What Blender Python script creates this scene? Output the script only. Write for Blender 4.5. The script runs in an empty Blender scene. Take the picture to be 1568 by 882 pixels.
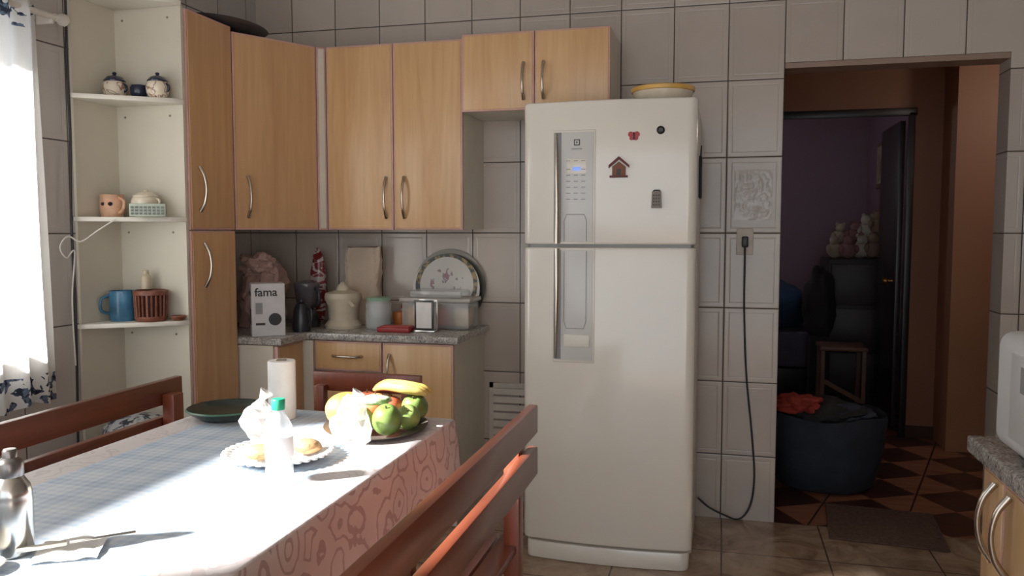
import bpy, bmesh, math, random
from mathutils import Vector, Matrix, noise
random.seed(7)
SC=bpy.context.scene
COL=SC.collection

# ------------------------------------------------------------ helpers
def s2l(c):
    return tuple(((x/255.)/12.92 if x/255.<=.04045 else ((x/255.+.055)/1.055)**2.4) for x in c)
class NT:
    def __init__(s,name):
        s.m=bpy.data.materials.new(name); s.m.use_nodes=True
        s.t=s.m.node_tree; s.n=s.t.nodes; s.l=s.t.links
        s.b=s.n['Principled BSDF']; s.o=s.n['Material Output']
    def new(s,typ,**kw):
        n=s.n.new(typ)
        for k,v in kw.items(): setattr(n,k,v)
        return n
    def put(s,sock,v):
        if isinstance(v,bpy.types.NodeSocket): s.l.new(v,sock)
        else:
            if isinstance(v,(tuple,list)) and len(v)==3 and sock.type=='RGBA': v=(*v,1)
            sock.default_value=v
    def math(s,op,a,b=None,c=None,clamp=False):
        n=s.new('ShaderNodeMath',operation=op); n.use_clamp=clamp
        s.put(n.inputs[0],a)
        if b is not None: s.put(n.inputs[1],b)
        if c is not None: s.put(n.inputs[2],c)
        return n.outputs[0]
    def pos(s): return s.new('ShaderNodeNewGeometry').outputs['Position']
    def xyz(s,v):
        n=s.new('ShaderNodeSeparateXYZ'); s.put(n.inputs[0],v); return n.outputs
    def comb(s,x,y,z):
        n=s.new('ShaderNodeCombineXYZ'); s.put(n.inputs[0],x);s.put(n.inputs[1],y);s.put(n.inputs[2],z); return n.outputs[0]
    def map(s,v,scale=(1,1,1),rot=(0,0,0),loc=(0,0,0)):
        n=s.new('ShaderNodeMapping'); s.put(n.inputs[0],v); n.inputs['Scale'].default_value=scale; n.inputs['Rotation'].default_value=rot; n.inputs['Location'].default_value=loc; return n.outputs[0]
    def noise(s,v,scale=5,detail=3,rough=.5,dist=0):
        n=s.new('ShaderNodeTexNoise'); s.put(n.inputs['Vector'],v); n.inputs['Scale'].default_value=scale;n.inputs['Detail'].default_value=detail;n.inputs['Roughness'].default_value=rough;n.inputs['Distortion'].default_value=dist; return n.outputs['Fac']
    def ramp(s,f,stops):
        n=s.new('ShaderNodeValToRGB'); s.put(n.inputs[0],f); e=n.color_ramp.elements
        while len(e)<len(stops): e.new(.5)
        for i,(p,c) in enumerate(stops): e[i].position=p; e[i].color=(*c,1)
        return n.outputs[0]
    def mix(s,f,a,b):
        n=s.new('ShaderNodeMix',data_type='RGBA'); s.put(n.inputs[0],f); s.put(n.inputs[6],a); s.put(n.inputs[7],b); return n.outputs[2]
    def bump(s,h,st=.3,d=.01):
        n=s.new('ShaderNodeBump'); s.put(n.inputs['Height'],h); n.inputs['Strength'].default_value=st;n.inputs['Distance'].default_value=d; s.l.new(n.outputs[0],s.b.inputs['Normal'])
    def set(s,**kw):
        for k,v in kw.items(): s.put(s.b.inputs[k.replace('_',' ')],v)

def mat(name,col,rough=.5,metal=0,var=.08,nscale=12,bump=0,**kw):
    t=NT(name); c=s2l(col); p=t.pos(); f=t.noise(p,nscale,3)
    d=tuple(x*(1-var) for x in c); l=tuple(min(1,x*(1+var)) for x in c)
    t.set(Base_Color=t.ramp(f,[(.3,d),(.7,l)]),Roughness=rough,Metallic=metal)
    if bump: t.bump(t.noise(p,nscale*4,4),bump,.004)
    for k,v in kw.items(): t.put(t.b.inputs[k.replace('_',' ')],v)
    return t.m

def wood(name,c1,c2,rough=.35,scale=(30,30,2),coat=0.2,dist=.4):
    t=NT(name); v=t.map(t.pos(),scale); f=t.noise(v,1.0,5,.6,dist)
    g=t.noise(t.map(t.pos(),tuple(x*4 for x in scale)),1.0,3,.6)
    f2=t.math('ADD',t.math('MULTIPLY',f,.75),t.math('MULTIPLY',g,.25))
    t.set(Base_Color=t.ramp(f2,[(.3,s2l(c1)),(.7,s2l(c2))]),Roughness=rough,Coat_Weight=coat,Coat_Roughness=.25)
    t.bump(g,.08,.002)
    return t.m

def group(name):
    e=bpy.data.objects.new(name,None); COL.objects.link(e); e.empty_display_size=.1; return e
def finish(bm,name,m,parent=None,smooth=True,ang=38):
    bmesh.ops.recalc_face_normals(bm,faces=bm.faces)
    for f in bm.faces: f.smooth=smooth
    if smooth:
        for e in bm.edges:
            if len(e.link_faces)==2 and e.calc_face_angle(0)>math.radians(ang): e.smooth=False
    me=bpy.data.meshes.new(name); bm.to_mesh(me); bm.free()
    o=bpy.data.objects.new(name,me); COL.objects.link(o)
    if m: me.materials.append(m)
    if parent: o.parent=parent
    return o
def box(name,lo,hi,m,parent=None,bev=0,rot=0,seg=2,piv=None,rx=0,ry=0):
    bm=bmesh.new(); bmesh.ops.create_cube(bm,size=1)
    lo=Vector(lo);hi=Vector(hi);c=(lo+hi)/2;s=hi-lo
    for v in bm.verts: v.co=Vector((v.co.x*s.x,v.co.y*s.y,v.co.z*s.z))
    if bev: bmesh.ops.bevel(bm,geom=list(bm.edges),offset=bev,segments=seg,profile=.5,affect='EDGES')
    M=Matrix.Rotation(rot,4,'Z')@Matrix.Rotation(ry,4,'Y')@Matrix.Rotation(rx,4,'X')
    pv=Vector(piv) if piv else c
    for v in bm.verts: v.co=pv+M@(v.co+c-pv)
    return finish(bm,name,m,parent)
def prism(name,poly,z0,z1,m,parent=None,bev=0,seg=2):
    bm=bmesh.new(); a=[bm.verts.new((x,y,z0)) for x,y in poly]; b=[bm.verts.new((x,y,z1)) for x,y in poly]
    n=len(poly); bm.faces.new(a[::-1]); bm.faces.new(b)
    for i in range(n): bm.faces.new((a[i],a[(i+1)%n],b[(i+1)%n],b[i]))
    bmesh.ops.recalc_face_normals(bm,faces=bm.faces)
    if bev:
        es=[e for e in bm.edges if abs(e.verts[0].co.z-e.verts[1].co.z)<1e-6]
        bmesh.ops.bevel(bm,geom=es,offset=bev,segments=seg,profile=.5,affect='EDGES')
    return finish(bm,name,m,parent)
def lathe(name,prof,loc,m,parent=None,seg=32,M=None,sx=1,sy=1,ang=38):
    bm=bmesh.new(); rings=[]
    for r,z in prof:
        if r<1e-5: rings.append([bm.verts.new((0,0,z))])
        else: rings.append([bm.verts.new((r*sx*math.cos(2*math.pi*i/seg),r*sy*math.sin(2*math.pi*i/seg),z)) for i in range(seg)])
    for a,b in zip(rings,rings[1:]):
        if len(a)==1 and len(b)==1: continue
        for i in range(seg):
            j=(i+1)%seg
            if len(a)==1: bm.faces.new((a[0],b[i],b[j]))
            elif len(b)==1: bm.faces.new((a[i],a[j],b[0]))
            else: bm.faces.new((a[i],a[j],b[j],b[i]))
    for v in bm.verts: v.co=Vector(loc)+((M@v.co) if M else v.co)
    return finish(bm,name,m,parent,ang=ang)
def tube(name,pts,r,m,parent=None,seg=10,smooth_path=True,rs=None,sq=1.0):
    P=[Vector(p) for p in pts]
    if smooth_path and len(P)>2:
        Q=[]
        for i in range(len(P)-1):
            p0=P[max(i-1,0)];p1=P[i];p2=P[i+1];p3=P[min(i+2,len(P)-1)]
            for k in range(6):
                t=k/6; Q.append(.5*((2*p1)+(-p0+p2)*t+(2*p0-5*p1+4*p2-p3)*t*t+(-p0+3*p1-3*p2+p3)*t**3))
        Q.append(P[-1]); 
        if rs: rs=[rs[min(int(i/6),len(rs)-2)]*(1-(i%6)/6)+rs[min(int(i/6)+1,len(rs)-1)]*((i%6)/6) if i<len(Q)-1 else rs[-1] for i in range(len(Q))]
        P=Q
    bm=bmesh.new(); rings=[]; up=None
    for i,p in enumerate(P):
        t=(P[min(i+1,len(P)-1)]-P[max(i-1,0)]).normalized()
        if up is None: up=t.orthogonal().normalized()
        up=(up-t*up.dot(t)).normalized(); sd=t.cross(up)
        rr=rs[i] if rs else r
        rings.append([bm.verts.new(p+rr*(math.cos(2*math.pi*k/seg)*up+sq*math.sin(2*math.pi*k/seg)*sd)) for k in range(seg)])
    for a,b in zip(rings,rings[1:]):
        for k in range(seg): bm.faces.new((a[k],a[(k+1)%seg],b[(k+1)%seg],b[k]))
    bm.faces.new(rings[0][::-1]); bm.faces.new(rings[-1])
    return finish(bm,name,m,parent,ang=60)
def blob(name,loc,sc,m,parent=None,amp=.15,freq=2.,sub=4,seed=0,flat=None,rot=0,ang=80):
    bm=bmesh.new(); bmesh.ops.create_icosphere(bm,subdivisions=sub,radius=1)
    for v in bm.verts:
        n=noise.noise(v.co*freq+Vector((seed*3.1,seed*1.7,seed)))+.4*noise.noise(v.co*freq*2.7+Vector((seed,5,seed)))
        c=v.co*(1+amp*n); c=Vector((c.x*sc[0],c.y*sc[1],c.z*sc[2]))
        c=Matrix.Rotation(rot,3,'Z')@c
        c+=Vector(loc)
        if flat is not None and c.z<flat: c.z=flat
        v.co=c
    return finish(bm,name,m,parent,ang=ang)
def handle_v(name,x,y,z0,z1,nx,ny,parent,r=.006):
    n=7; pts=[]
    for i in range(n):
        t=i/(n-1); o=.004+.03*math.sin(math.pi*t)**.7
        pts.append((x+nx*o,y+ny*o,z0+(z1-z0)*t))
    return tube(name,pts,r,CHROME,parent,rs=[.0085,.007,.006,.0055,.006,.007,.0085])

# ------------------------------------------------------------ materials
def tile_mat(name,uax,u0,c1,c2,up=.245,vp=.3475,v0=-.04,grout=(62,54,50),emb=True):
    t=NT(name); P=t.xyz(t.pos())
    u=t.math('DIVIDE',t.math('SUBTRACT',P[uax],u0),up); v=t.math('DIVIDE',t.math('SUBTRACT',P[2],v0),vp)
    fu=t.math('FRACT',u); fv=t.math('FRACT',v)
    du=t.math('MULTIPLY',t.math('MINIMUM',fu,t.math('SUBTRACT',1,fu)),up)
    dv=t.math('MULTIPLY',t.math('MINIMUM',fv,t.math('SUBTRACT',1,fv)),vp)
    d=t.math('MINIMUM',du,dv)
    g=t.math('LESS_THAN',d,.0024)
    w=t.new('ShaderNodeTexWhiteNoise',noise_dimensions='2D'); t.put(w.inputs['Vector'],t.comb(t.math('FLOOR',u),t.math('FLOOR',v),0))
    n=t.noise(t.pos(),9,4)
    f=t.math('ADD',t.math('MULTIPLY',w.outputs[0],.55),t.math('MULTIPLY',n,.45))
    base=t.ramp(f,[(.2,s2l(c1)),(.8,s2l(c2))])
    t.set(Base_Color=t.mix(g,base,s2l(grout)),Roughness=t.math('ADD',t.math('MULTIPLY',g,.5),.16),Specular_IOR_Level=.5)
    h=t.math('MINIMUM',t.math('DIVIDE',d,.006),1)
    if emb:
        k=t.math('SUBTRACT',1,t.math('DIVIDE',t.math('ABSOLUTE',t.math('SUBTRACT',d,.024)),.0035),clamp=True)
        h=t.math('SUBTRACT',h,t.math('MULTIPLY',k,.35))
    h=t.math('ADD',h,t.math('MULTIPLY',t.noise(t.pos(),22,2),.12))
    t.bump(h,.5,.003)
    return t.m
TILE_B=tile_mat('tile_back',0,.26,(178,166,156),(194,183,173))
TILE_L=tile_mat('tile_left',1,2.60,(176,170,166),(190,185,181))

def floor_mat():
    t=NT('floor_stone'); P=t.xyz(t.pos())
    u=t.math('DIVIDE',t.math('SUBTRACT',P[0],.02),.43); v=t.math('DIVIDE',t.math('SUBTRACT',P[1],.06),.43)
    fu=t.math('FRACT',u);fv=t.math('FRACT',v)
    d=t.math('MINIMUM',t.math('MINIMUM',fu,t.math('SUBTRACT',1,fu)),t.math('MINIMUM',fv,t.math('SUBTRACT',1,fv)))
    g=t.math('LESS_THAN',d,.008)
    n=t.noise(t.pos(),4.5,8,.62,1.2)
    c=t.ramp(n,[(.3,s2l((118,90,72))),(.5,s2l((162,136,114))),(.7,s2l((196,172,148)))])
    t.set(Base_Color=t.mix(g,c,s2l((88,74,64))),Roughness=.25)
    t.bump(t.math('MINIMUM',t.math('MULTIPLY',d,40),1),.3,.002); return t.m
def corr_floor():
    t=NT('floor_terracotta'); v=t.map(t.pos(),(2.6,2.6,1),(0,0,.3))
    P=t.xyz(v); a=t.math('FRACT',P[0]); b=t.math('FRACT',P[1])
    t1=t.math('GREATER_THAN',t.math('ADD',a,b),1.0); t2=t.math('GREATER_THAN',a,b)
    f=t.math('ABSOLUTE',t.math('SUBTRACT',t1,t2))
    e=t.math('MINIMUM',t.math('MINIMUM',a,t.math('SUBTRACT',1,a)),t.math('MINIMUM',b,t.math('SUBTRACT',1,b)))
    n=t.noise(t.map(t.pos(),(3,20,1)),1,4)
    c=t.mix(f,t.ramp(n,[(.3,s2l((124,80,60))),(.7,s2l((160,110,84)))]),t.ramp(n,[(.3,s2l((52,32,27))),(.7,s2l((78,48,40)))]))
    c=t.mix(t.math('LESS_THAN',e,.012),c,s2l((40,28,24)))
    t.set(Base_Color=c,Roughness=.3); return t.m
FLOOR=floor_mat(); CFLOOR=corr_floor()
WOODC=wood('cabinet_wood',(196,150,102),(224,184,134),.36,(13,13,.9),.25,.9)
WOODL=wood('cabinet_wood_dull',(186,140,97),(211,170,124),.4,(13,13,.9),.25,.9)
PINK=mat('cabinet_edge_trim',(202,158,146),.4)
WHITE=mat('white_laminate',(222,218,206),.35,var=.02)
PANEL=mat('shelf_panel_laminate',(204,198,182),.4,var=.02)
CREAM=mat('cream_laminate',(212,205,190),.4,var=.03)
CHROME=mat('chrome',(190,182,170),.22,1,var=.02)
STEEL=mat('brushed_steel',(190,188,184),.22,1,var=.05)
t=NT('granite'); n=t.noise(t.pos(),160,3,.7); n2=t.noise(t.pos(),40,2)
t.set(Base_Color=t.ramp(t.math('ADD',t.math('MULTIPLY',n,.7),t.math('MULTIPLY',n2,.3)),[(.36,s2l((96,94,94))),(.5,s2l((164,160,156))),(.62,s2l((204,200,194)))]),Roughness=.2); GRAN=t.m
BENCH=wood('bench_wood',(88,40,26),(132,66,44),.33,(14,1.2,14),.3)
BENCHV=wood('bench_wood_v',(98,46,30),(146,74,50),.33,(14,14,1.2),.3)
BLACK=mat('black_plastic',(26,26,28),.4)
DARK=mat('dark_fabric',(38,36,40),.8,bump=.3)
FRW=mat('fridge_enamel',(226,221,211),.16,var=.01,Coat_Weight=.5,Coat_Roughness=.06)
FRG=mat('fridge_grey_panel',(206,206,204),.25,var=.02)
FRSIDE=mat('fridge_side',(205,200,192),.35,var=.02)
GREYP=mat('grey_plastic',(140,140,140),.4)
ORANGEW=mat('corridor_paint',(130,84,58),.6,var=.05,nscale=3)
PURP=mat('purple_paint',(132,110,122),.7,var=.04,nscale=2)
PLASTER=mat('ceiling_plaster',(225,222,215),.8,var=.02)
CERAM=mat('cream_ceramic',(220,208,186),.2,var=.05,nscale=30)
NAVY=mat('navy_glaze',(34,40,62),.2)
def glassy(name,col,rough=.1,alpha=.4,spec=.8,bs=.3):
    t=NT(name); t.set(Base_Color=s2l(col),Roughness=rough,Alpha=alpha,Specular_IOR_Level=spec)
    t.bump(t.noise(t.pos(),25,3),bs,.006); return t.m
CLEAR=glassy('clear_plastic',(225,228,230),.12,.35)
BAGM=glassy('plastic_film',(238,238,236),.25,.30,.6,.1)

# ------------------------------------------------------------ room shell
Yb=3.92; XL=-2.40; XR=1.30; ZC=2.75; Y0=-3.0
def shell(name,lo,hi,m): return box(name,lo,hi,m)
shell('floor',(XL-.15,Y0,-.08),(XR+.15,Yb,0),FLOOR)
shell('floor_corridor',(-1.0,Yb,-.08),(2.6,10.0,0),CFLOOR)
shell('ceiling',(XL-.15,Y0,ZC),(XR+.15,Yb+.15,ZC+.1),PLASTER)
def holed(name,axis,u0,u1,w0,w1,z0,z1,holes,m):
    us=sorted({u0,u1}|{h[0] for h in holes}|{h[1] for h in holes}); zs=sorted({z0,z1}|{h[2] for h in holes}|{h[3] for h in holes})
    bm=bmesh.new()
    for a,b in zip(us,us[1:]):
        for c,d in zip(zs,zs[1:]):
            um=(a+b)/2; zm=(c+d)/2
            if any(h[0]<um<h[1] and h[2]<zm<h[3] for h in holes): continue
            r=bmesh.ops.create_cube(bm,size=1)
            for v in r['verts']:
                if axis=='x': v.co=Vector((a if v.co.x<0 else b, w0 if v.co.y<0 else w1, c if v.co.z<0 else d))
                else: v.co=Vector((w0 if v.co.x<0 else w1, a if v.co.y<0 else b, c if v.co.z<0 else d))
    return finish(bm,name,m,smooth=False)
holed('wall_back','x',XL-.15,XR+.15,Yb,Yb+.15,0,ZC,[(.26,1.17,0,2.115)],TILE_B)
holed('wall_left','y',Y0,Yb,XL-.15,XL,0,ZC,[(1.62,2.36,.95,2.08),(.05,1.32,1.71,2.34)],TILE_L)
shell('wall_right',(XR,Y0,0),(XR+.15,Yb,ZC),tile_mat('tile_right',1,.1,(182,172,164),(198,189,181)))
box('trim_1',(.262,3.925,2.09),(1.168,4.065,2.114),mat('reveal_brown',(150,124,108),.5))
def window(name,y0,y1,z0,z1,mid=True):
    g=group(name); f=mat(name+'_frame',(150,140,130),.4)
    X0,X1=-2.50,-2.46
    box('sill',(X0,y0,z0),(X1,y1,z0+.025),f,g); box('head',(X0,y0,z1-.025),(X1,y1,z1),f,g)
    box('jamb_1',(X0,y0,z0),(X1,y0+.025,z1),f,g); box('jamb_2',(X0,y1-.025,z0),(X1,y1,z1),f,g)
    if mid: box('mullion',(X0,(y0+y1)/2-.012,z0),(X1,(y0+y1)/2+.012,z1),f,g)
window('window_1',1.62,2.36,.95,2.08); window('window_unseen',.05,1.32,1.71,2.34,False)  # second opening lies out of view, shaped so sun falls on the table

# corridor and far room
shell('wall_corridor_left',(-1.0,4.07,0),(-.9,5.8,2.7),ORANGEW)
shell('wall_corridor_right',(2.5,4.07,0),(2.6,10,2.7),mat('dark_red_paint',(96,46,38),.7))
shell('ceiling_corridor',(-1.0,4.07,2.6),(2.6,10,2.7),mat('corridor_ceiling',(130,90,66),.7))
holed('wall_corridor_far','x',-1.0,1.36,5.8,5.92,0,2.6,[(.30,1.19,0,2.12)],ORANGEW)
shell('wall_corridor_pier',(1.36,5.48,0),(1.64,5.92,2.6),mat('pier_paint',(156,108,78),.55,var=.05,nscale=3))
shell('wall_corridor_header',(1.64,5.48,2.34),(2.5,5.6,2.6),mat('header_red',(110,48,38),.6))
shell('wall_corridor_near',(1.45,4.07,0),(2.5,4.15,2.6),ORANGEW)
shell('baseboard_corridor',(1.19,5.785,0),(1.36,5.80,.08),mat('skirting',(60,36,28),.4))
shell('wall_bedroom_far',(-1.0,8.2,0),(1.3,8.3,2.6),PURP)
shell('wall_bedroom_right',(1.3,5.92,0),(1.4,8.2,2.6),PURP)
shell('wall_bedroom_left',(-1.0,5.92,0),(-.9,8.2,2.6),PURP)
shell('wall_pantry_far',(1.4,8.0,0),(2.5,8.1,2.6),mat('pantry_paint',(70,50,48),.7))
d=group('door_1')
fr=mat('door_frame_black',(28,24,24),.4)
box('jamb_1',(1.15,5.77,0),(1.19,5.799,2.12),fr,d,.004); box('jamb_2',(.30,5.77,0),(.34,5.799,2.12),fr,d,.004); box('head',(.29,5.77,2.10),(1.20,5.799,2.15),fr,d,.004)
box('leaf',(1.135,5.96,.02),(1.17,6.60,2.09),mat('door_leaf_dark',(44,34,34),.4),d,.004)
lathe('knob',[(0,0),(.012,0),(.012,.03),(.028,.04),(.028,.06),(0,.068)],(1.133,6.04,1.02),mat('brass',(190,150,80),.3,1),d,16,Matrix.Rotation(-math.pi/2,4,'Y'))

# ------------------------------------------------------------ kitchen units
def door_x(name,x0,x1,z0,z1,y,g,wm=WOODC,th=.018):
    box(name+'_edge',(x0,y,z0),(x1,y+th,z1),PINK,g,.004)
    box(name,(x0+.008,y-.003,z0+.008),(x1-.008,y+th-.003,z1-.008),wm,g,.003)
def door_seg(name,p,q,z0,z1,g,wm=WOODC,th=.018):
    p=Vector(p);q=Vector(q);d=(q-p).normalized(); n=Vector((d.y,-d.x)); 
    def quad(a,b,o0,o1): return [tuple(a+n*o0),tuple(b+n*o0),tuple(b+n*o1),tuple(a+n*o1)]
    prism(name+'_edge',quad(p,q,-th,0),z0,z1,PINK,g,.003)
    prism(name,quad(p+d*.008,q-d*.008,-th+.002,.003),z0+.008,z1-.008,wm,g,.002)
    return n
g=group('kitchen_tall_cabinet')
box('carcass',(XL+.002,2.872,.0),(-2.092,3.178,2.245),WHITE,g)
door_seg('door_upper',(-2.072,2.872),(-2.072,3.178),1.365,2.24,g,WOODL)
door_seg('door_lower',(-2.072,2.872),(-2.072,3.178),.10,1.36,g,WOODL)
handle_v('handle_upper',-2.07,2.93,1.44,1.62,1,0,g); handle_v('handle_lower',-2.07,2.95,1.13,1.31,1,0,g)
g=group('corner_wall_cabinet')
A=(-2.072,3.185);B=(-1.865,3.545)
prism('carcass',[(XL+.002,3.182),(-2.085,3.182),(-2.078,3.20),(-1.878,3.55),(-1.84,3.60),(-1.84,Yb-.002),(XL+.002,Yb-.002)],1.368,2.22,WHITE,g)
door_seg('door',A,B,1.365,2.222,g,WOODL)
door_seg('filler_strip',(-1.862,3.55),(-1.832,3.582),1.365,2.222,g,CREAM,.01)
handle_v('handle',-2.035,3.225,1.42,1.60,.87,-.5,g)
g=group('wall_cabinet')
box('carcass',(-1.828,3.60,1.368),(-1.152,Yb-.002,2.222),CREAM,g)
door_x('door_left',-1.828,-1.492,1.365,2.225,3.58,g); door_x('door_right',-1.489,-1.152,1.365,2.225,3.58,g)
handle_v('handle_left',-1.525,3.577,1.42,1.61,0,-1,g); handle_v('handle_right',-1.435,3.577,1.42,1.61,0,-1,g)
g=group('wall_cabinet')
box('carcass',(-1.148,3.582,1.898),(-.478,Yb-.002,2.235),CREAM,g)
door_x('door_left',-1.148,-.814,1.895,2.238,3.56,g); door_x('door_right',-.811,-.478,1.895,2.238,3.56,g)
handle_v('handle_left',-.86,3.557,1.94,2.10,0,-1,g); handle_v('handle_right',-.77,3.557,1.94,2.10,0,-1,g)
g=group('base_cabinet')
box('carcass',(-1.70,3.452,.1),(-1.152,Yb-.002,.855),CREAM,g); box('plinth',(-1.70,3.50,0),(-1.16,Yb-.002,.1),CREAM,g)
door_x('drawer_upper',-1.832,-1.497,.715,.852,3.432,g); door_x('drawer_lower',-1.832,-1.497,.10,.71,3.432,g)
door_x('door',-1.492,-1.152,.10,.852,3.432,g)
tube('handle_drawer',[(-1.74,3.428,.785),(-1.72,3.40,.785),(-1.665,3.395,.785),(-1.61,3.40,.785),(-1.59,3.428,.785)],.006,CHROME,g)
handle_v('handle_door',-1.455,3.43,.62,.80,0,-1,g)
handle_v('handle_drawer_lower',-1.54,3.43,.50,.66,0,-1,g)
g=group('base_cabinet')
box('carcass',(XL+.002,3.19,.1),(-1.905,Yb-.002,.855),CREAM,g); box('plinth',(XL+.002,3.2,0),(-1.93,Yb-.002,.1),CREAM,g)
box('corner_box',(-1.905,3.455,.1),(-1.702,Yb-.002,.855),CREAM,g)
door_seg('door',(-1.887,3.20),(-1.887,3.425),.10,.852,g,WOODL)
box('corner_post',(-1.90,3.42,.1),(-1.835,3.455,.852),CREAM,g)
g=group('countertop')
prism('slab',[(XL+.001,3.182),(-1.86,3.182),(-1.86,3.41),(-1.125,3.41),(-1.125,Yb-.001),(XL+.001,Yb-.001)],.858,.89,GRAN,g,.005)

g=group('corner_shelf_unit')
box('back_panel',(XL+.001,2.62,0),(XL+.013,2.868,2.30),PANEL,g)
box('side_panel',(XL+.013,2.852,0),(-2.08,2.868,2.245),PANEL,g)
SCREW=mat('screw_cap',(120,112,104),.5)
for i,z in enumerate((1.878,1.414,1.002,2.262)):
    prism('shelf_%d'%(i+1),[(XL+.013,2.60),(-2.37,2.60),(-2.09,2.80),(-2.075,2.85),(XL+.013,2.85)],z-.018,z,WHITE,g,.002)
    for k,x in enumerate((-2.35,-2.14)): lathe('screw_%d_%d'%(i,k),[(0,0),(.005,0),(.004,.003),(0,.0035)],(x,2.8525,z-.06),SCREW,g,10,Matrix.Rotation(math.pi/2,4,'X'))

# ------------------------------------------------------------ fridge
g=group('refrigerator')
FX0,FX1=-.785,-.095
def doorpoly(x0,x1,yb,yf,bulge,r=.035):
    pts=[(x1,yb)]; n=20
    for i in range(6):
        a=i/5*math.pi/2; pts.append((x1-r+r*math.cos(a), yf+.0+r-r*math.sin(a)))
    for i in range(1,n):
        t=i/n; x=x1-r-(x1-x0-2*r)*t; pts.append((x,yf-bulge*4*t*(1-t)))
    for i in range(6):
        a=math.pi/2*(1-i/5); pts.append((x0+r-r*math.cos(a), yf+r-r*math.sin(a)))
    pts.append((x0,yb)); return pts
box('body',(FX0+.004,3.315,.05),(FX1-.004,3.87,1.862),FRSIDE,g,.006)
prism('door_freezer',doorpoly(FX0,FX1,3.308,3.235,.02),1.306,1.872,FRW,g,.009,3)
prism('door_main',doorpoly(FX0,FX1,3.308,3.235,.02),.085,1.294,FRW,g,.009,3)
prism('gasket',doorpoly(FX0+.01,FX1-.01,3.33,3.25,.01),1.290,1.310,GREYP,g)
prism('kick_plate',doorpoly(FX0+.012,FX1-.012,3.36,3.245,.02),.0,.075,FRW,g,.008)
box('hinge_cover',(FX1-.10,3.25,1.287),(FX1-.02,3.30,1.312),GREYP,g,.003)
def pl(name,x0,x1,z0,z1,m,y=3.2105,th=.02,bev=.003): return box(name,(x0,y,z0),(x1,y+th,z1),m,g,bev)
pl('panel_rim_upper',-.655,-.487,1.307,1.757,FRW,3.2125); pl('panel_upper',-.645,-.494,1.315,1.748,FRG,3.2105)
pl('panel_rim_lower',-.655,-.487,.832,1.292,FRW,3.2125); pl('panel_lower',-.645,-.494,.842,1.285,FRG,3.2105)
pl('recess_upper',-.652,-.622,1.315,1.748,GREYP,3.2085); pl('recess_lower',-.652,-.622,.845,1.285,GREYP,3.2085)
tube('handle_upper',[(-.636,3.206,1.31),(-.634,3.198,1.45),(-.637,3.198,1.60),(-.642,3.206,1.745)],.013,CHROME,g,rs=[.014,.012,.009,.004],sq=.6)
tube('handle_lower',[(-.636,3.206,1.29),(-.634,3.198,1.15),(-.637,3.198,1.0),(-.642,3.206,.85)],.013,CHROME,g,rs=[.014,.012,.009,.004],sq=.6)
LOGO=mat('logo_dark',(60,60,66),.4); LED=mat('display_blue',(120,150,220),.3,Emission_Color=(.2,.35,.9,1),Emission_Strength=.6)
LGT=mat('icon_grey',(120,122,130),.4)
pl('logo_plate',-.572,-.548,1.696,1.720,LOGO,3.2085,.01,.001); pl('logo_mark',-.568,-.552,1.700,1.716,FRG,3.2075,.01,.001); pl('logo_core',-.563,-.557,1.704,1.712,LOGO,3.2068,.01,.001)
pl('brand_line',-.582,-.540,1.681,1.684,LGT,3.2085,.01,0)
pl('display_bezel',-.60,-.522,1.585,1.645,FRW,3.209,.01,.002); pl('display',-.577,-.545,1.597,1.612,LED,3.2078,.01,.001)
for r in range(7):
    for c in range(3):
        pl('icon_%d_%d'%(r,c),-.602+c*.03,-.602+c*.03+.016,1.635-.0235*r-(.0 if r<1 else .01),1.6375-.0235*r-(.0 if r<1 else .01),LGT,3.2085,.01,0)
tube('dispenser_outline_upper',[(-.61,3.2095,1.32),(-.61,3.2095,1.40),(-.60,3.2095,1.425),(-.53,3.2095,1.425),(-.52,3.2095,1.40),(-.52,3.2095,1.32)],.0013,GREYP,g,6,False)
tube('dispenser_outline_lower',[(-.61,3.2095,1.28),(-.61,3.2095,1.0),(-.60,3.2095,.97),(-.53,3.2095,.97),(-.52,3.2095,1.0),(-.52,3.2095,1.28)],.0013,GREYP,g,6,False)
box('dispenser_base',(-.61,3.2065,.895),(-.505,3.215,.945),WHITE,g,.003)
RED=mat('magnet_red',(170,30,40),.4); BRN=mat('magnet_brown',(120,70,45),.6,bump=.3); RUST=mat('magnet_roof',(96,40,32),.6)
m=group('butterfly_magnet')
for k,(dx,dz,r) in enumerate(((-.012,.006,.012),(.012,.006,.012),(-.009,-.009,.009),(.009,-.009,.009))):
    lathe('wing_%d'%k,[(0,0),(r,0),(r*.9,.006),(0,.007)],(-.338+dx,3.222,1.728+dz),RED,m,16,Matrix.Rotation(math.pi/2,4,'X'))
box('body',(-.341,3.211,1.712),(-.335,3.222,1.742),mat('magnet_dark',(50,16,20),.5),m,.001)
m=group('round_magnet')
lathe('disc',[(0,0),(.016,0),(.016,.006),(.011,.009),(.009,.007),(0,.007)],(-.236,3.228,1.748),BLACK,m,24,Matrix.Rotation(math.pi/2,4,'X'))
def poly_y(name,pts,y0,y1,mm,par):
    bm=bmesh.new(); a=[bm.verts.new((x,y0,z)) for x,z in pts]; b=[bm.verts.new((x,y1,z)) for x,z in pts]; n=len(pts)
    bm.faces.new(a); bm.faces.new(b[::-1])
    for i in range(n): bm.faces.new((a[i],b[i],b[(i+1)%n],a[(i+1)%n]))
    return finish(bm,name,mm,par)
m=group('house_magnet')
poly_y('house_front',[(-.42,1.575),(-.368,1.575),(-.368,1.61),(-.394,1.63),(-.42,1.61)],3.208,3.222,BRN,m)
poly_y('roof',[(-.434,1.605),(-.394,1.638),(-.354,1.605),(-.354,1.616),(-.394,1.65),(-.434,1.616)],3.203,3.222,RUST,m)
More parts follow.
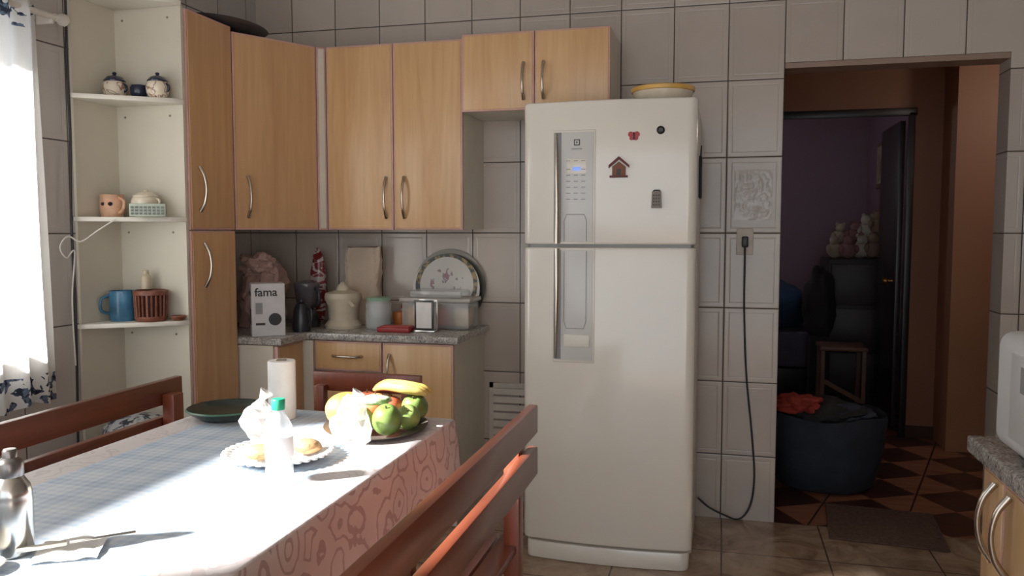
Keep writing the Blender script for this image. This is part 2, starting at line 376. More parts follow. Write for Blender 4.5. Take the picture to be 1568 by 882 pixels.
box('door',(-.402,3.205,1.576),(-.388,3.21,1.60),BLACK,m); box('base',(-.43,3.205,1.568),(-.36,3.222,1.576),RUST,m)
m=group('grater_magnet')
poly_y('grater',[(-.268,1.448),(-.228,1.448),(-.231,1.512),(-.265,1.512)],3.208,3.226,mat('grater_metal',(120,108,98),.5,.5),m)
tube('grater_handle',[(-.26,3.216,1.510),(-.258,3.216,1.516),(-.238,3.216,1.516),(-.236,3.216,1.510)],.003,BLACK,m,6)
for r in range(4):
    for c in range(3): box('hole_%d%d'%(r,c),(-.261+c*.010,3.206,1.458+r*.012),(-.255+c*.010,3.209,1.464+r*.012),BLACK,m)
m=group('hanging_oven_glove')
box('glove',(-.0945,3.36,1.49),(-.082,3.42,1.66),DARK,m,.005); tube('loop',[(-.088,3.38,1.655),(-.086,3.39,1.70),(-.088,3.40,1.655)],.003,BLACK,m,6)
box('glove_label',(-.083,3.375,1.53),(-.081,3.41,1.62),mat('glove_blue',(120,140,160),.6),m)
m=group('serving_bowl')
lathe('bowl',[(0,0),(.075,0),(.105,.012),(.12,.04),(.122,.052),(.115,.05),(.10,.02),(0,.012)],(-.245,3.44,1.873),CERAM,m,40)
lathe('lid',[(.120,.05),(.128,.052),(.130,.066),(.125,.070),(.05,.072),(0,.072),(0,.060),(.11,.058)],(-.245,3.44,1.873),mat('yellow_lid',(218,170,84),.4),m,40)

m=group('wall_outlet')
box('plate',(.065,3.908,1.25),(.14,3.9195,1.37),mat('outlet_plate',(196,186,174),.4),m,.004)
box('plug',(.088,3.87,1.285),(.117,3.909,1.335),BLACK,m,.006)
tube('power_cord',[(.102,3.875,1.285),(.103,3.885,1.22),(.105,3.90,1.0),(.12,3.90,.7),(.15,3.90,.42),(.165,3.90,.22),(.15,3.90,.08),(.10,3.89,.012),(.03,3.88,.03),(-.04,3.885,.06),(-.09,3.89,.10)],.0045,BLACK,m,8)
m=group('window_reflection_sheet')  # added crumpled sheet standing in for the window's reflection on the tiles
bm=bmesh.new(); bmesh.ops.create_grid(bm,x_segments=40,y_segments=50,size=.5)
for v in bm.verts:
    q=v.co.copy(); x=.135+q.x*.17; z=1.525+q.y*.23
    h=abs(noise.noise(Vector((x*40+z*12,z*26-x*10,2))))+.5*abs(noise.noise(Vector((x*90,z*60,5))))
    v.co=Vector((x,3.9175-.009*h*(1-(2*abs(q.x))**6)*(1-(2*abs(q.y))**6),z))
t=NT('reflection_film'); t.set(Base_Color=s2l((206,198,190)),Roughness=.05,Alpha=.34,Specular_IOR_Level=1.0,Coat_Weight=1.0,Coat_Roughness=.04)
finish(bm,'film',t.m,m,ang=60)
m=group('vent_grille')
WG=mat('grille_white',(205,198,188),.4)
box('frame_top',(-1.12,3.905,.575),(-.80,3.9195,.60),WG,m); box('frame_bottom',(-1.12,3.905,.26),(-.80,3.9195,.285),WG,m)
box('frame_left',(-1.12,3.905,.26),(-1.10,3.9195,.60),WG,m); box('frame_right',(-.82,3.905,.26),(-.80,3.9195,.60),WG,m)
for i in range(7): box('slat_%d'%i,(-1.10,3.903,.295+i*.041),(-.82,3.917,.325+i*.041),WG,m,rx=-.25)

# ------------------------------------------------------------ curtain
t=NT('curtain_fabric'); P=t.xyz(t.pos())
wv=t.math('MULTIPLY',t.math('ADD',t.math('SINE',t.math('MULTIPLY',P[2],900)),t.math('SINE',t.math('MULTIPLY',P[1],900))),.5)
hem=t.math('MAXIMUM',t.math('LESS_THAN',P[2],.855),t.math('GREATER_THAN',P[2],2.055))
nn=t.noise(t.pos(),24,2,.5,.6); blot=t.math('MULTIPLY',t.math('GREATER_THAN',nn,.53),hem)
n3=t.noise(t.pos(),60,2)
col=t.mix(blot,s2l((238,238,236)),t.ramp(n3,[(.45,s2l((48,54,70))),(.6,s2l((110,126,150)))]))
t.set(Base_Color=col,Roughness=.9); t.bump(wv,.2,.002)
tr=t.new('ShaderNodeBsdfTranslucent'); t.put(tr.inputs[0],col)
mx=t.new('ShaderNodeMixShader'); mx.inputs[0].default_value=.55; t.l.new(t.b.outputs[0],mx.inputs[1]); t.l.new(tr.outputs[0],mx.inputs[2]); t.l.new(mx.outputs[0],t.o.inputs[0])
CURT=t.m
m=group('window_curtain')
bm=bmesh.new(); NY,NZ=160,40; grid=[]
for j in range(NZ+1):
    tz=j/NZ; z=2.15-tz*1.40; row=[]
    for i in range(NY+1):
        s=i/NY; y=1.45+s*(1.0-.03*(1-tz)); 
        x=-2.335+.022*math.sin(s*62+.6*math.sin(tz*3))*(.6+.5*tz)+.012*math.sin(s*23+tz*2)
        zz=z+(.01*math.sin(s*31) if j==NZ else 0)
        row.append(bm.verts.new((x,y,zz)))
    grid.append(row)
for j in range(NZ):
    for i in range(NY): bm.faces.new((grid[j][i],grid[j][i+1],grid[j+1][i+1],grid[j+1][i]))
finish(bm,'cloth',CURT,m,ang=180)
RODM=mat('rod_white',(205,198,190),.4)
tube('rod',[(-2.335,1.40,2.125),(-2.335,2.50,2.125)],.011,RODM,m,12,False)
lathe('rod_finial',[(0,0),(.014,.0),(.012,.012),(.022,.03),(.022,.045),(.01,.06),(0,.062)],(-2.335,2.49,2.125),RODM,m,16,Matrix.Rotation(-math.pi/2,4,'X'))
box('rod_bracket',(-2.399,2.47,2.10),(-2.33,2.482,2.135),RODM,m,.003)

# ------------------------------------------------------------ shelf contents
def pot(name,x,y,z,r,h,m1,m2,knob=True):
    g=group(name)
    lathe('body',[(0,0),(r*.7,0),(r*.95,h*.2),(r,h*.42),(r*.85,h*.62),(r*.8,h*.64)],(x,y,z),m1,g)
    lathe('lid',[(r*.86,h*.63),(r*.88,h*.68),(r*.6,h*.82),(r*.2,h*.88),(r*.12,h*.9),(r*.2,h*.96),(r*.12,h),(0,h)],(x,y,z),m2,g)
    for sgn in(-1,1): tube('ear_%d'%(sgn+1),[(x+sgn*r*.85,y,z+h*.25),(x+sgn*r*1.1,y,z+h*.32),(x+sgn*r*1.1,y,z+h*.48),(x+sgn*r*.85,y,z+h*.55)],.005,m2,g,8)
    return g
t=NT('cream_brown_glaze'); t.set(Base_Color=t.ramp(t.noise(t.pos(),28,2,.5,.5),[(.46,s2l((224,212,190))),(.5,s2l((120,70,50))),(.56,s2l((224,212,190)))]),Roughness=.2); CB=t.m
pot('sugar_bowl',-2.33,2.775,1.8785,.047,.105,CB,NAVY); pot('sugar_bowl',-2.153,2.80,1.8785,.044,.10,CB,NAVY)
m=group('navy_bowl'); lathe('bowl',[(0,0),(.020,0),(.031,.02),(.033,.045),(.028,.055),(.0,.056)],(-2.243,2.805,1.8785),NAVY,m)
m=group('novelty_mug'); PK=mat('pink_clay',(206,160,130),.5,var=.2,nscale=25)
lathe('body',[(0,0),(.04,0),(.046,.03),(.044,.085),(.046,.088),(.04,.085),(.036,.02),(0,.012)],(-2.335,2.745,1.4145),PK,m)
tube('handle',[(-2.295,2.735,1.43),(-2.268,2.725,1.445),(-2.265,2.725,1.475),(-2.295,2.735,1.49)],.006,PK,m,8)
for s in(-1,1): lathe('eye_%d'%(s+1),[(0,.009),(.007,.005),(.009,0),(.007,-.005),(0,-.009)],(-2.325+s*.016,2.703,1.465),BLACK,m,12)
g=pot('soup_tureen',-2.215,2.79,1.44,.056,.085,CERAM,CERAM)
lathe('stand',[(0,0),(.04,0),(.04,.012),(.03,.026),(0,.026)],(-2.215,2.79,1.4145),CERAM,g)
m=group('storage_basket'); GB=mat('basket_green_grey',(170,180,165),.5); GBD=mat('basket_dark',(95,105,100),.5)
box('body',(-2.205,2.69,1.4145),(-2.075,2.722,1.465),GB,m,.004,rot=.55)
for i in range(8):
    for j in range(3):
        dx=(-.054+i*.0153); 
        px=-2.14+dx*math.cos(.55)+.0175*math.sin(.55); py=2.706+dx*math.sin(.55)-.0175*math.cos(.55)
        box('hole_%d%d'%(i,j),(px-.005,py-.001,1.422+j*.012),(px+.005,py+.001,1.43+j*.012),GBD,m,rot=.55)
m=group('blue_mug'); BL=mat('blue_glaze',(56,106,138),.2,var=.4,nscale=14)
lathe('body',[(0,0),(.046,0),(.05,.01),(.05,.12),(.047,.12),(.045,.01),(0,.01)],(-2.318,2.765,1.0025),BL,m)
tube('handle',[(-2.355,2.74,1.03),(-2.372,2.71,1.045),(-2.372,2.71,1.09),(-2.355,2.74,1.105)],.006,BL,m,8)
m=group('wicker_basket'); WK=wood('wicker',(90,48,34),(140,80,58),.6,(60,60,60))
lathe('bottom',[(0,0),(.056,0),(.062,.012),(.062,.02),(0,.02)],(-2.20,2.782,1.0025),WK,m); lathe('rim',[(.058,.105),(.066,.105),(.066,.122),(.058,.125),(.053,.115),(.058,.105)],(-2.20,2.782,1.002),WK,m)
lathe('liner',[(0,.018),(.051,.018),(.053,.11),(0,.11)],(-2.20,2.782,1.002),mat('basket_inside',(70,38,30),.8),m)
for i in range(22):
    a=2*math.pi*i/22; tube('cane_%d'%i,[(-2.20+.057*math.cos(a),2.782+.057*math.sin(a),1.015),(-2.20+.061*math.cos(a),2.782+.061*math.sin(a),1.115)],.0045,WK,m,6,False)
m=group('small_jar'); lathe('jar',[(0,0),(.02,0),(.02,.05),(.012,.06),(.012,.075),(0,.075)],(-2.235,2.80,1.128),mat('jar_beige',(190,176,150),.4),m,16)
m=group('trinket_bowl'); lathe('bowl',[(0,0),(.02,0),(.030,.016),(.028,.02),(0,.012)],(-2.105,2.82,1.0025),WK,m,20)
m=group('extension_cable')
tube('black_cable',[(-2.375,2.585,2.40),(-2.378,2.59,2.25),(-2.38,2.588,2.0),(-2.375,2.585,1.7),(-2.37,2.57,1.4),(-2.37,2.575,1.1),(-2.375,2.575,.8),(-2.38,2.57,.4),(-2.38,2.57,.008)],.005,BLACK,m,8)
WC=mat('cable_white',(210,206,200),.4)
tube('white_cable',[(-2.25,2.66,1.405),(-2.30,2.62,1.36),(-2.34,2.58,1.32),(-2.36,2.54,1.34),(-2.36,2.50,1.30),(-2.36,2.53,1.26),(-2.36,2.57,1.28),(-2.37,2.56,1.1),(-2.37,2.565,.85)],.003,WC,m,8)
m=group('serving_tray'); TR=mat('tray_dark',(60,58,62),.4)
lathe('tray',[(0,0),(.13,0),(.19,.022),(.20,.024),(.19,.016),(.13,.006),(0,.006)],(-2.16,3.28,2.246),TR,m,40,None,.78,1.2)

# ------------------------------------------------------------ counter contents
ZT=.891
m=group('appliance_carton'); WB=mat('carton_white',(206,204,204),.6)
CX,CY=-1.985,3.285; R45=.62
box('carton',(CX-.072,CY-.055,ZT),(CX+.072,CY+.055,ZT+.235),WB,m,.002,rot=R45)
def onbox(name,u0,u1,z0,z1,mm,face,off=.0012):
    c,s=math.cos(R45),math.sin(R45)
    if face=='f': lo=(CX+(u0+u1)/2*c+(.055+off)*s, CY+(u0+u1)/2*s-(.055+off)*c); w=u1-u0; r=R45
    else: lo=(CX-(.072+off)*c-s*((u0+u1)/2), CY-(.072+off)*s+c*((u0+u1)/2)); w=u1-u0; r=R45+math.pi/2
    box(name,(lo[0]-w/2,lo[1]-.0008,ZT+z0),(lo[0]+w/2,lo[1]+.0008,ZT+z1),mm,m,rot=r)
INK=mat('print_dark',(44,44,48),.5)
def ztext(name,body,size,loc,rz,mm,par):
    cu=bpy.data.curves.new(name,'FONT'); cu.body=body; cu.size=size; cu.extrude=.0006; cu.offset=.0008
    tmp=bpy.data.objects.new(name+'_t',cu); COL.objects.link(tmp); bpy.context.view_layer.update()
    me=bpy.data.meshes.new_from_object(tmp.evaluated_get(bpy.context.evaluated_depsgraph_get())); bpy.data.objects.remove(tmp)
    o=bpy.data.objects.new(name,me); COL.objects.link(o); me.materials.clear(); me.materials.append(mm)
    me.transform(Matrix.Translation(loc)@Matrix.Rotation(rz,4,'Z')@Matrix.Rotation(math.pi/2,4,'X')); o.parent=par; return o
c,s=math.cos(R45),math.sin(R45)
ztext('label_front','fama',.052,Vector((CX-.058*c+.0565*s,CY-.058*s-.0565*c,ZT+.18)),R45,INK,m)
ztext('label_side','fama',.042,Vector((CX-.0735*c-.046*s,CY-.0735*s+.046*c,ZT+.18)),R45-math.pi/2,INK,m)
lathe('print_fan',[(0,0),(.028,0),(.028,.0012),(0,.0013)],(CX+.028*c+.0555*s,CY+.028*s-.0555*c,ZT+.075),INK,m,24,Matrix.Rotation(R45,4,'Z')@Matrix.Rotation(math.pi/2,4,'X'))
onbox('print_stripe',-.055,-.025,.10,.15,GREYP,'f'); onbox('print_text',-.055,-.015,.05,.06,INK,'f'); onbox('print_side',-.03,.025,.05,.12,INK,'b')
m=group('plastic_bag_bundle'); blob('bag',(-2.20,3.60,ZT+.15),(.10,.13,.17),mat('pink_bag',(190,156,148),.45,var=.2,bump=.4),m,.4,2.2,4,3,ZT,ang=25)
blob('bag_top',(-2.19,3.56,ZT+.30),(.085,.08,.06),mat('pink_bag2',(190,156,148),.45,var=.25,bump=.4),m,.4,2.6,4,6,ang=25)
m=group('blender'); DK=mat('blender_dark',(56,54,60),.25)
lathe('base',[(0,0),(.065,0),(.065,.03),(.045,.075),(.04,.08),(0,.08)],(-1.975,3.63,ZT),DK,m)
lathe('jar',[(.038,.08),(.048,.10),(.06,.19),(.064,.20),(.06,.215),(.02,.225),(0,.225)],(-1.975,3.63,ZT),mat('smoked_jar',(92,88,94),.15,0),m)
tube('handle',[(-1.92,3.605,ZT+.10),(-1.89,3.59,ZT+.12),(-1.89,3.59,ZT+.17),(-1.915,3.605,ZT+.19)],.008,DK,m)
m=group('electric_kettle'); KB=mat('kettle_black',(34,36,42),.3)
lathe('body',[(0,0),(.042,0),(.045,.02),(.038,.10),(.026,.13),(.01,.138),(.01,.15),(0,.152)],(-1.90,3.44,ZT),KB,m,24); tube('handle',[(-1.865,3.43,ZT+.11),(-1.84,3.42,ZT+.10),(-1.838,3.42,ZT+.05),(-1.86,3.43,ZT+.03)],.006,KB,m)
m=group('snack_packet'); 
t=NT('packet_print'); f=t.noise(t.map(t.pos(),(14,14,26)),1,2,.5,1.5); t.set(Base_Color=t.mix(t.math('GREATER_THAN',f,.52),s2l((120,34,38)),s2l((180,168,164))),Roughness=.3)
blob('packet',(-2.0,3.80,ZT+.185),(.045,.03,.19),t.m,m,.15,2,4,2,ZT)
m=group('paper_bag')
bm=bmesh.new(); secs=[]
for k in range(13):
    tt=k/12; hw=.098-.006*tt+.004*math.sin(tt*9); hd=.06*(1-.80*tt); z=ZT+.385*tt
    ring=[]
    for i in range(48):
        a=2*math.pi*i/48; cx=math.copysign(abs(math.cos(a))**.4,math.cos(a)); cy=math.copysign(abs(math.sin(a))**.4,math.sin(a))
        jn=(.020*noise.noise(Vector((math.cos(a)*3.2,math.sin(a)*3.2,tt*7)))+.008*noise.noise(Vector((a*6,tt*16,3))))*(1-.5*tt)
        ring.append(bm.verts.new((-1.775+hw*cx+jn*.5+.012*tt,3.835+hd*cy+jn*.8,z+(.014*noise.noise(Vector((cx*2.5,0,7))) if k==12 else 0))))
    secs.append(ring)
for a,b in zip(secs,secs[1:]):
    for i in range(48): bm.faces.new((a[i],a[(i+1)%48],b[(i+1)%48],b[i]))
bm.faces.new(secs[0][::-1]); bm.faces.new(secs[-1])
finish(bm,'bag',mat('kraft_paper',(206,186,164),.7,var=.1,nscale=7,bump=.5),m,ang=18)
m=group('citrus_juicer'); BE=mat('beige_plastic',(200,188,166),.35)
lathe('base',[(0,0),(.085,0),(.09,.015),(.078,.03),(.07,.04),(.074,.11),(.088,.14),(.09,.15),(.085,.17),(.03,.185),(0,.186)],(-1.775,3.62,ZT),BE,m)
lathe('reamer',[(.035,.18),(.03,.20),(.012,.22),(0,.225)],(-1.775,3.62,ZT),BE,m,12)
tube('spout',[(-1.72,3.57,ZT+.13),(-1.69,3.54,ZT+.12),(-1.685,3.535,ZT+.11)],.010,BE,m)
m=group('glass_jar'); lathe('glass',[(0,0),(.06,0),(.063,.01),(.063,.12),(.055,.135),(.055,.14),(.05,.12),(.058,.01),(0,.008)],(-1.60,3.64,ZT),CLEAR,m)
lathe('contents',[(0,.01),(.054,.01),(.054,.06),(0,.065)],(-1.60,3.64,ZT),mat('tea_green',(96,120,84),.7,var=.3,nscale=50),m); lathe('lid',[(.058,.135),(.06,.15),(.0,.155)],(-1.60,3.64,ZT),mat('lid_green',(140,176,150),.4),m)
m=group('orange_pot'); lathe('pot',[(0,0),(.03,0),(.038,.05),(.034,.07),(0,.078)],(-1.535,3.755,ZT),mat('orange_plastic',(196,112,50),.4),m)
m=group('spice_jar'); lathe('jar',[(0,0),(.028,0),(.03,.01),(.03,.07),(.024,.08),(0,.08)],(-1.54,3.85,ZT),CERAM,m,20); lathe('lid',[(.026,.08),(.028,.083),(.028,.098),(0,.1)],(-1.54,3.85,ZT),mat('jar_lid_red',(150,50,44),.4),m,20)
m=group('red_tray'); box('tray',(-1.55,3.50,ZT),(-1.39,3.60,ZT+.022),mat('red_box',(150,34,36),.4),m,.004); box('lining',(-1.54,3.51,ZT+.022),(-1.40,3.59,ZT+.026),mat('red_light',(190,70,64),.4),m,.002)
m=group('plastic_food_container'); 
box('bin',(-1.49,3.66,ZT),(-1.15,3.83,ZT+.13),CLEAR,m,.012); box('lid',(-1.50,3.65,ZT+.13),(-1.14,3.84,ZT+.15),glassy('lid_plastic',(215,208,200),.25,.6),m,.006)
box('handle',(-1.45,3.66,ZT+.15),(-1.19,3.82,ZT+.185),CLEAR,m,.012)
for i,(cc,w) in enumerate((((200,150,70),.07),((226,214,196),.09),((180,70,56),.06),((214,190,150),.08))):
    x=-1.475+i*.08; box('food_%d'%i,(x,3.69,ZT+.012),(x+w-.01,3.80,ZT+.10),mat('food_%d'%i,cc,.6,var=.2,nscale=40),m,.008)
m=group('napkin_holder'); 
box('side_front',(-1.375,3.535,ZT+.01),(-1.28,3.54,ZT+.15),mat('holder_black',(40,38,38),.3),m,.002); box('side_back',(-1.375,3.585,ZT+.01),(-1.28,3.59,ZT+.15),STEEL,m,.002)
box('plate_white',(-1.365,3.5325,ZT+.02),(-1.29,3.5355,ZT+.14),mat('holder_white',(226,224,220),.4),m,.001)
box('napkins',(-1.37,3.545,ZT+.012),(-1.285,3.582,ZT+.135),WHITE,m,.003); box('base',(-1.38,3.53,ZT),(-1.275,3.595,ZT+.01),STEEL,m,.002)
m=group('decorative_plate')
t=NT('plate_print'); P=t.xyz(t.pos()); dx=t.math('ADD',P[0],1.33); dz=t.math('SUBTRACT',P[2],1.09); rr=t.math('SQRT',t.math('ADD',t.math('MULTIPLY',dx,dx),t.math('MULTIPLY',dz,dz)))
n1=t.noise(t.pos(),26,3,.6,.5); flower=t.math('MULTIPLY',t.math('GREATER_THAN',n1,.56),t.math('LESS_THAN',rr,.09))
base=t.mix(flower,s2l((196,192,184)),t.ramp(n1,[(.56,s2l((120,120,130))),(.62,s2l((150,110,120)))]))
band=t.math('MULTIPLY',t.math('GREATER_THAN',rr,.140),t.math('LESS_THAN',rr,.163)); base=t.mix(band,base,t.ramp(t.noise(t.pos(),40,2),[(.48,s2l((36,40,32))),(.56,s2l((140,116,60)))]))
t.set(Base_Color=base,Roughness=.2); 
lathe('plate',[(0,0),(.09,0),(.172,.014),(.175,.018),(.165,.018),(.09,.006),(0,.006)],(-1.33,3.875,1.07),t.m,m,48,Matrix.Rotation(math.radians(82),4,'X'))
m=group('metal_platter'); lathe('platter',[(0,0),(.14,0),(.186,.008),(.188,.012),(.14,.006),(0,.005)],(-1.325,3.912,1.082),mat('platter_pewter',(120,116,108),.4,.8),m,48,Matrix.Rotation(math.radians(88.5),4,'X'))

# ------------------------------------------------------------ table
TX0,TX1,TY0,TY1,TZ=-1.61,-.80,.35,2.37,.78
m=group('dining_table')
box('top',(TX0+.01,TY0+.01,.735),(TX1-.01,TY1-.01,.772),BENCH,m,.004)
for i,(x,y) in enumerate(((TX0+.10,TY0+.1),(TX1-.17,TY0+.1),(TX0+.10,TY1-.17),(TX1-.17,TY1-.17))): box('leg_%d'%i,(x,y,0),(x+.07,y+.07,.735),BENCHV,m,.004)
t=NT('tablecloth'); G=t.new('ShaderNodeNewGeometry'); P=t.xyz(G.outputs['Position']); N=t.xyz(G.outputs['Normal'])
def stripes(c,fr,th): return t.math('GREATER_THAN',t.math('SINE',t.math('MULTIPLY',c,fr)),th)
st=t.math('MULTIPLY',t.math('ADD',stripes(P[0],260,.1),stripes(P[1],260,.1)),.5)
st2=t.math('MULTIPLY',t.math('ADD',stripes(P[0],58,.3),stripes(P[1],58,.3)),.5)
k=t.math('ADD',t.math('MULTIPLY',st,.5),t.math('MULTIPLY',st2,.5))
blue=t.ramp(k,[(0,s2l((214,222,232))),(.5,s2l((190,206,223))),(1,s2l((162,183,209)))])
band=t.math('LESS_THAN',t.math('ADD',P[0],1.61),.10)
band2=t.math('GREATER_THAN',P[0],-.93)
vv=t.new('ShaderNodeTexVoronoi',feature='F1'); t.put(vv.inputs['Vector'],t.map(t.pos(),(0,1,1))); vv.inputs['Scale'].default_value=8.5
dd=t.math('ADD',vv.outputs['Distance'],t.math('MULTIPLY',t.noise(t.pos(),15,2),.45))
ring=t.math('GREATER_THAN',t.math('SINE',t.math('MULTIPLY',dd,25)),.72)
topscroll=t.math('MULTIPLY',t.math('GREATER_THAN',t.math('SINE',t.math('MULTIPLY',t.noise(t.pos(),9,2,.5,.5),46)),.75),.4)
top=t.mix(t.math('MAXIMUM',band,band2),blue,t.mix(topscroll,s2l((214,207,207)),s2l((180,162,164))))
strp=t.math('MULTIPLY',t.math('GREATER_THAN',t.math('SINE',t.math('MULTIPLY',P[1],240)),.0),t.math('LESS_THAN',P[2],.565))
ring=t.math('MULTIPLY',t.math('MAXIMUM',ring,strp),.75)
pk=t.mix(ring,t.ramp(t.noise(t.pos(),8,2),[(.3,s2l((190,174,170))),(.7,s2l((204,190,184)))]),s2l((152,126,124)))
side=t.math('LESS_THAN',N[2],.6)
t.set(Base_Color=t.mix(side,top,pk),Roughness=.55); t.bump(t.noise(t.pos(),7,3),.15,.01)
CLOTH=t.m
m=group('tablecloth')
bm=bmesh.new()
def cl_loop(out,z,wav,n=60):
    pts=[]
    cs=[(TX0,TY0),(TX1,TY0),(TX1,TY1),(TX0,TY1)]; no=[(0,-1),(1,0),(0,1),(-1,0)]
    for e in range(4):
        a=Vector(cs[e]);b=Vector(cs[(e+1)%4]);nn_=Vector(no[e])
        for i in range(n):
            q=a.lerp(b,i/n); w=wav*math.sin(i/n*math.pi*(9 if e%2 else 5)+e)
            edge=min(i/n,1-i/n)
            pn=Vector(no[(e-1)%4]) if i/n<.5 else Vector(no[(e+1)%4])
            wgt=max(0,1-edge*12)
            q=q+nn_*(out+w)+pn*(out)*wgt
            pts.append((q.x,q.y,z+(.012*math.sin(i*.37+e) if wav>.006 else 0)))
    return pts
loops=[cl_loop(-.02,TZ,0),cl_loop(-.001,TZ-.0005,0),cl_loop(.005,TZ-.006,0),cl_loop(.009,TZ-.03,.001),cl_loop(.017,TZ-.12,.005),cl_loop(.024,TZ-.25,.009)]
V=[[bm.verts.new(p) for p in L] for L in loops]
bm.faces.new(V[0])
for a,b in zip(V,V[1:]):
    for i in range(len(a)): bm.faces.new((a[i],a[(i+1)%len(a)],b[(i+1)%len(a)],b[i]))
co_=finish(bm,'cloth',CLOTH,m,ang=60)
co_.data.polygons[0].use_smooth=False

# ------------------------------------------------------------ benches, chair
def bench(xb,y0,y1,side):
    g=group('wooden_bench')
    for k,(a,b) in enumerate(((.76,.845),(.635,.72))):
        box('rail_%d'%k,(xb-.014,y0,a),(xb+.014,y1,b),BENCH,g,.004)
    s0,s1=sorted((xb+side*.02,xb+side*.235))
    for i in range(3):
        w=(s1-s0)/3; box('seat_slat_%d'%i,(s0+i*w+.004,y0+.03,.43),(s0+(i+1)*w-.004,y1-.03,.455),BENCH,g,.003)
    for k,y in enumerate((y0+.06,y1-.115)):
        c0,c1=sorted((xb+side*.016,xb+side*.062))
        box('post_%d'%k,(c0,y,0),(c1,y+.055,.80),BENCHV,g,.004)
        f0,f1=sorted((xb+side*.19,xb+side*.23)); box('front_leg_%d'%k,(f0,y,0),(f1,y+.055,.43),BENCHV,g,.004)
        h0,h1=sorted((xb+side*.06,xb+side*.20)); box('stretcher_%d'%k,(h0,y+.012,.36),(h1,y+.042,.43),BENCHV,g,.003)
    return g
bench(-.535,.55,2.34,-1); bench(-1.87,.55,2.50,1)
m=group('dining_chair')
box('top_rail',(-1.45,2.70,.775),(-1.03,2.725,.845),BENCHV,m,.004); box('mid_rail',(-1.42,2.70,.66),(-1.06,2.72,.72),BENCHV,m,.004)
for k,x in enumerate((-1.43,-1.09)):
    box('back_post_%d'%k,(x,2.665,0),(x+.04,2.70,.80),BENCHV,m,.004); box('front_leg_%d'%k,(x,2.43,0),(x+.04,2.47,.43),BENCHV,m,.004)
box('seat',(-1.44,2.42,.43),(-1.04,2.70,.455),BENCH,m,.005)

# ------------------------------------------------------------ table contents
Z=TZ+.001
m=group('serving_platter'); PL=mat('platter_dark',(40,50,46),.25)
lathe('platter',[(0,.012),(.06,0),(.08,0),(.108,.018),(.122,.030),(.119,.034),(.10,.022),(.07,.012),(0,.012)],(-1.482,2.21,Z),PL,m,48)
lathe('rim_line',[(.119,.0345),(.124,.031),(.121,.029),(.117,.032)],(-1.482,2.21,Z),mat('rim_green',(70,110,90),.3),m,48)
m=group('paper_towel_roll'); PT=mat('paper_white',(238,236,232),.8,bump=.2)
lathe('roll',[(.013,0),(.041,0),(.042,.005),(.042,.176),(.040,.18),(.013,.18),(.013,0)],(-1.312,2.245,Z+.0),PT,m,40)
lathe('core',[(.013,.001),(.016,.001),(.016,.182),(.013,.182)],(-1.312,2.245,Z),mat('cardboard',(150,120,90),.8),m,24)
m=group('bread_plate')
PW=mat('plate_white',(232,230,226),.2)
lathe('plate',[(0,0),(.08,0),(.125,.016),(.135,.022),(.132,.024),(.08,.006),(0,.006)],(-1.085,1.835,Z),PW,m,48)
for i in range(36):
    a=2*math.pi*i/36; lathe('scallop_%d'%i,[(0,.005),(.008,.003),(.010,0),(.008,-.003),(0,-.005)],(-1.085+.131*math.cos(a),1.835+.131*math.sin(a),Z+.021),PW,m,8)
BR=mat('bread_crust',(164,128,88),.7,var=.3,nscale=25,bump=.5)
m=group('bread_roll'); blob('crust',(-1.105,1.78,Z+.030),(.040,.032,.019),BR,m,.15,2,3,1)
m=group('bread_roll'); blob('crust',(-1.02,1.86,Z+.030),(.040,.032,.019),BR,m,.15,2,3,2)
def bag(loc,sc,seed,flat=None):
    m=group('plastic_bag')
    blob('film',loc,sc,BAGM,m,.38,1.9,3,seed,flat,ang=12)
    x,y,z=loc; zt=z+sc[2]*.75
    tube('neck',[(x,y,zt),(x+.008,y,zt+.02),(x+.02,y+.005,zt+.04)],.01,BAGM,m,8,rs=[.022,.007,.02])
bag((-1.16,1.87,Z+.085),(.042,.04,.05),4)
bag((-.945,1.965,Z+.068),(.05,.05,.062),9,Z)
m=group('water_bottle'); BO=glassy('bottle_plastic',(225,230,234),.08,.40)
lathe('body',[(0,.003),(.02,0),(.031,.006),(.032,.03),(.030,.045),(.032,.055),(.032,.11),(.030,.13),(.018,.155),(.0125,.165),(.0125,.175),(0,.175)],(-.985,1.668,Z),BO,m)
lathe('label',[(.0325,.06),(.0328,.062),(.0328,.105),(.0325,.107)],(-.985,1.668,Z),mat('label_white',(230,234,236),.5),m)
lathe('cap',[(0.0148,.168),(.0155,.17),(.0155,.19),(.014,.193),(0,.193)],(-.985,1.668,Z),mat('cap_green',(30,150,110),.4),m,20)
m=group('fruit_tray'); 
lathe('tray',[(0,0),(.12,0),(.165,.012),(.172,.016),(.165,.014),(.12,.004),(0,.004)],(-.972,2.185,Z),mat('tray_metal',(120,112,104),.35,.6),m,40,Matrix.Rotation(.35,4,'Z'),.88,1.08)
def fruit(name,x,y,z,r,mm,st=1.,rot=0,tilt=0,dim=True):
    g=group(name); pr=[]
    for i in range(17):
        a=math.pi*i/16; rr=r*math.sin(a)*(1+.08*math.cos(a)); zz=-r*st*math.cos(a)
        if dim: zz+= (r*.16*math.exp(-(rr/(r*.25))**2))*(1 if i<8 else -1)
        pr.append((max(rr,0) if 0<i<16 else 0,zz))
    M=Matrix.Rotation(rot,4,'Z')@Matrix.Rotation(tilt,4,'X')
    lathe('flesh',pr,(x,y,z),mm,g,28,M,ang=90)
    e=Vector((x,y,z))+(M@Vector((0,0,r*st*.86))); q=e+(M@Vector((0,0,r*.22)))
    tube('stem',[tuple(e),tuple(q)],.0022,STEMM,g,6,False)
    return g
STEMM=mat('fruit_stem',(80,60,36),.7)
def fm(name,a,b,sc=14):
    t=NT(name); t.set(Base_Color=t.ramp(t.noise(t.pos(),sc,3),[(.4,s2l(a)),(.62,s2l(b))]),Roughness=.38); return t.m
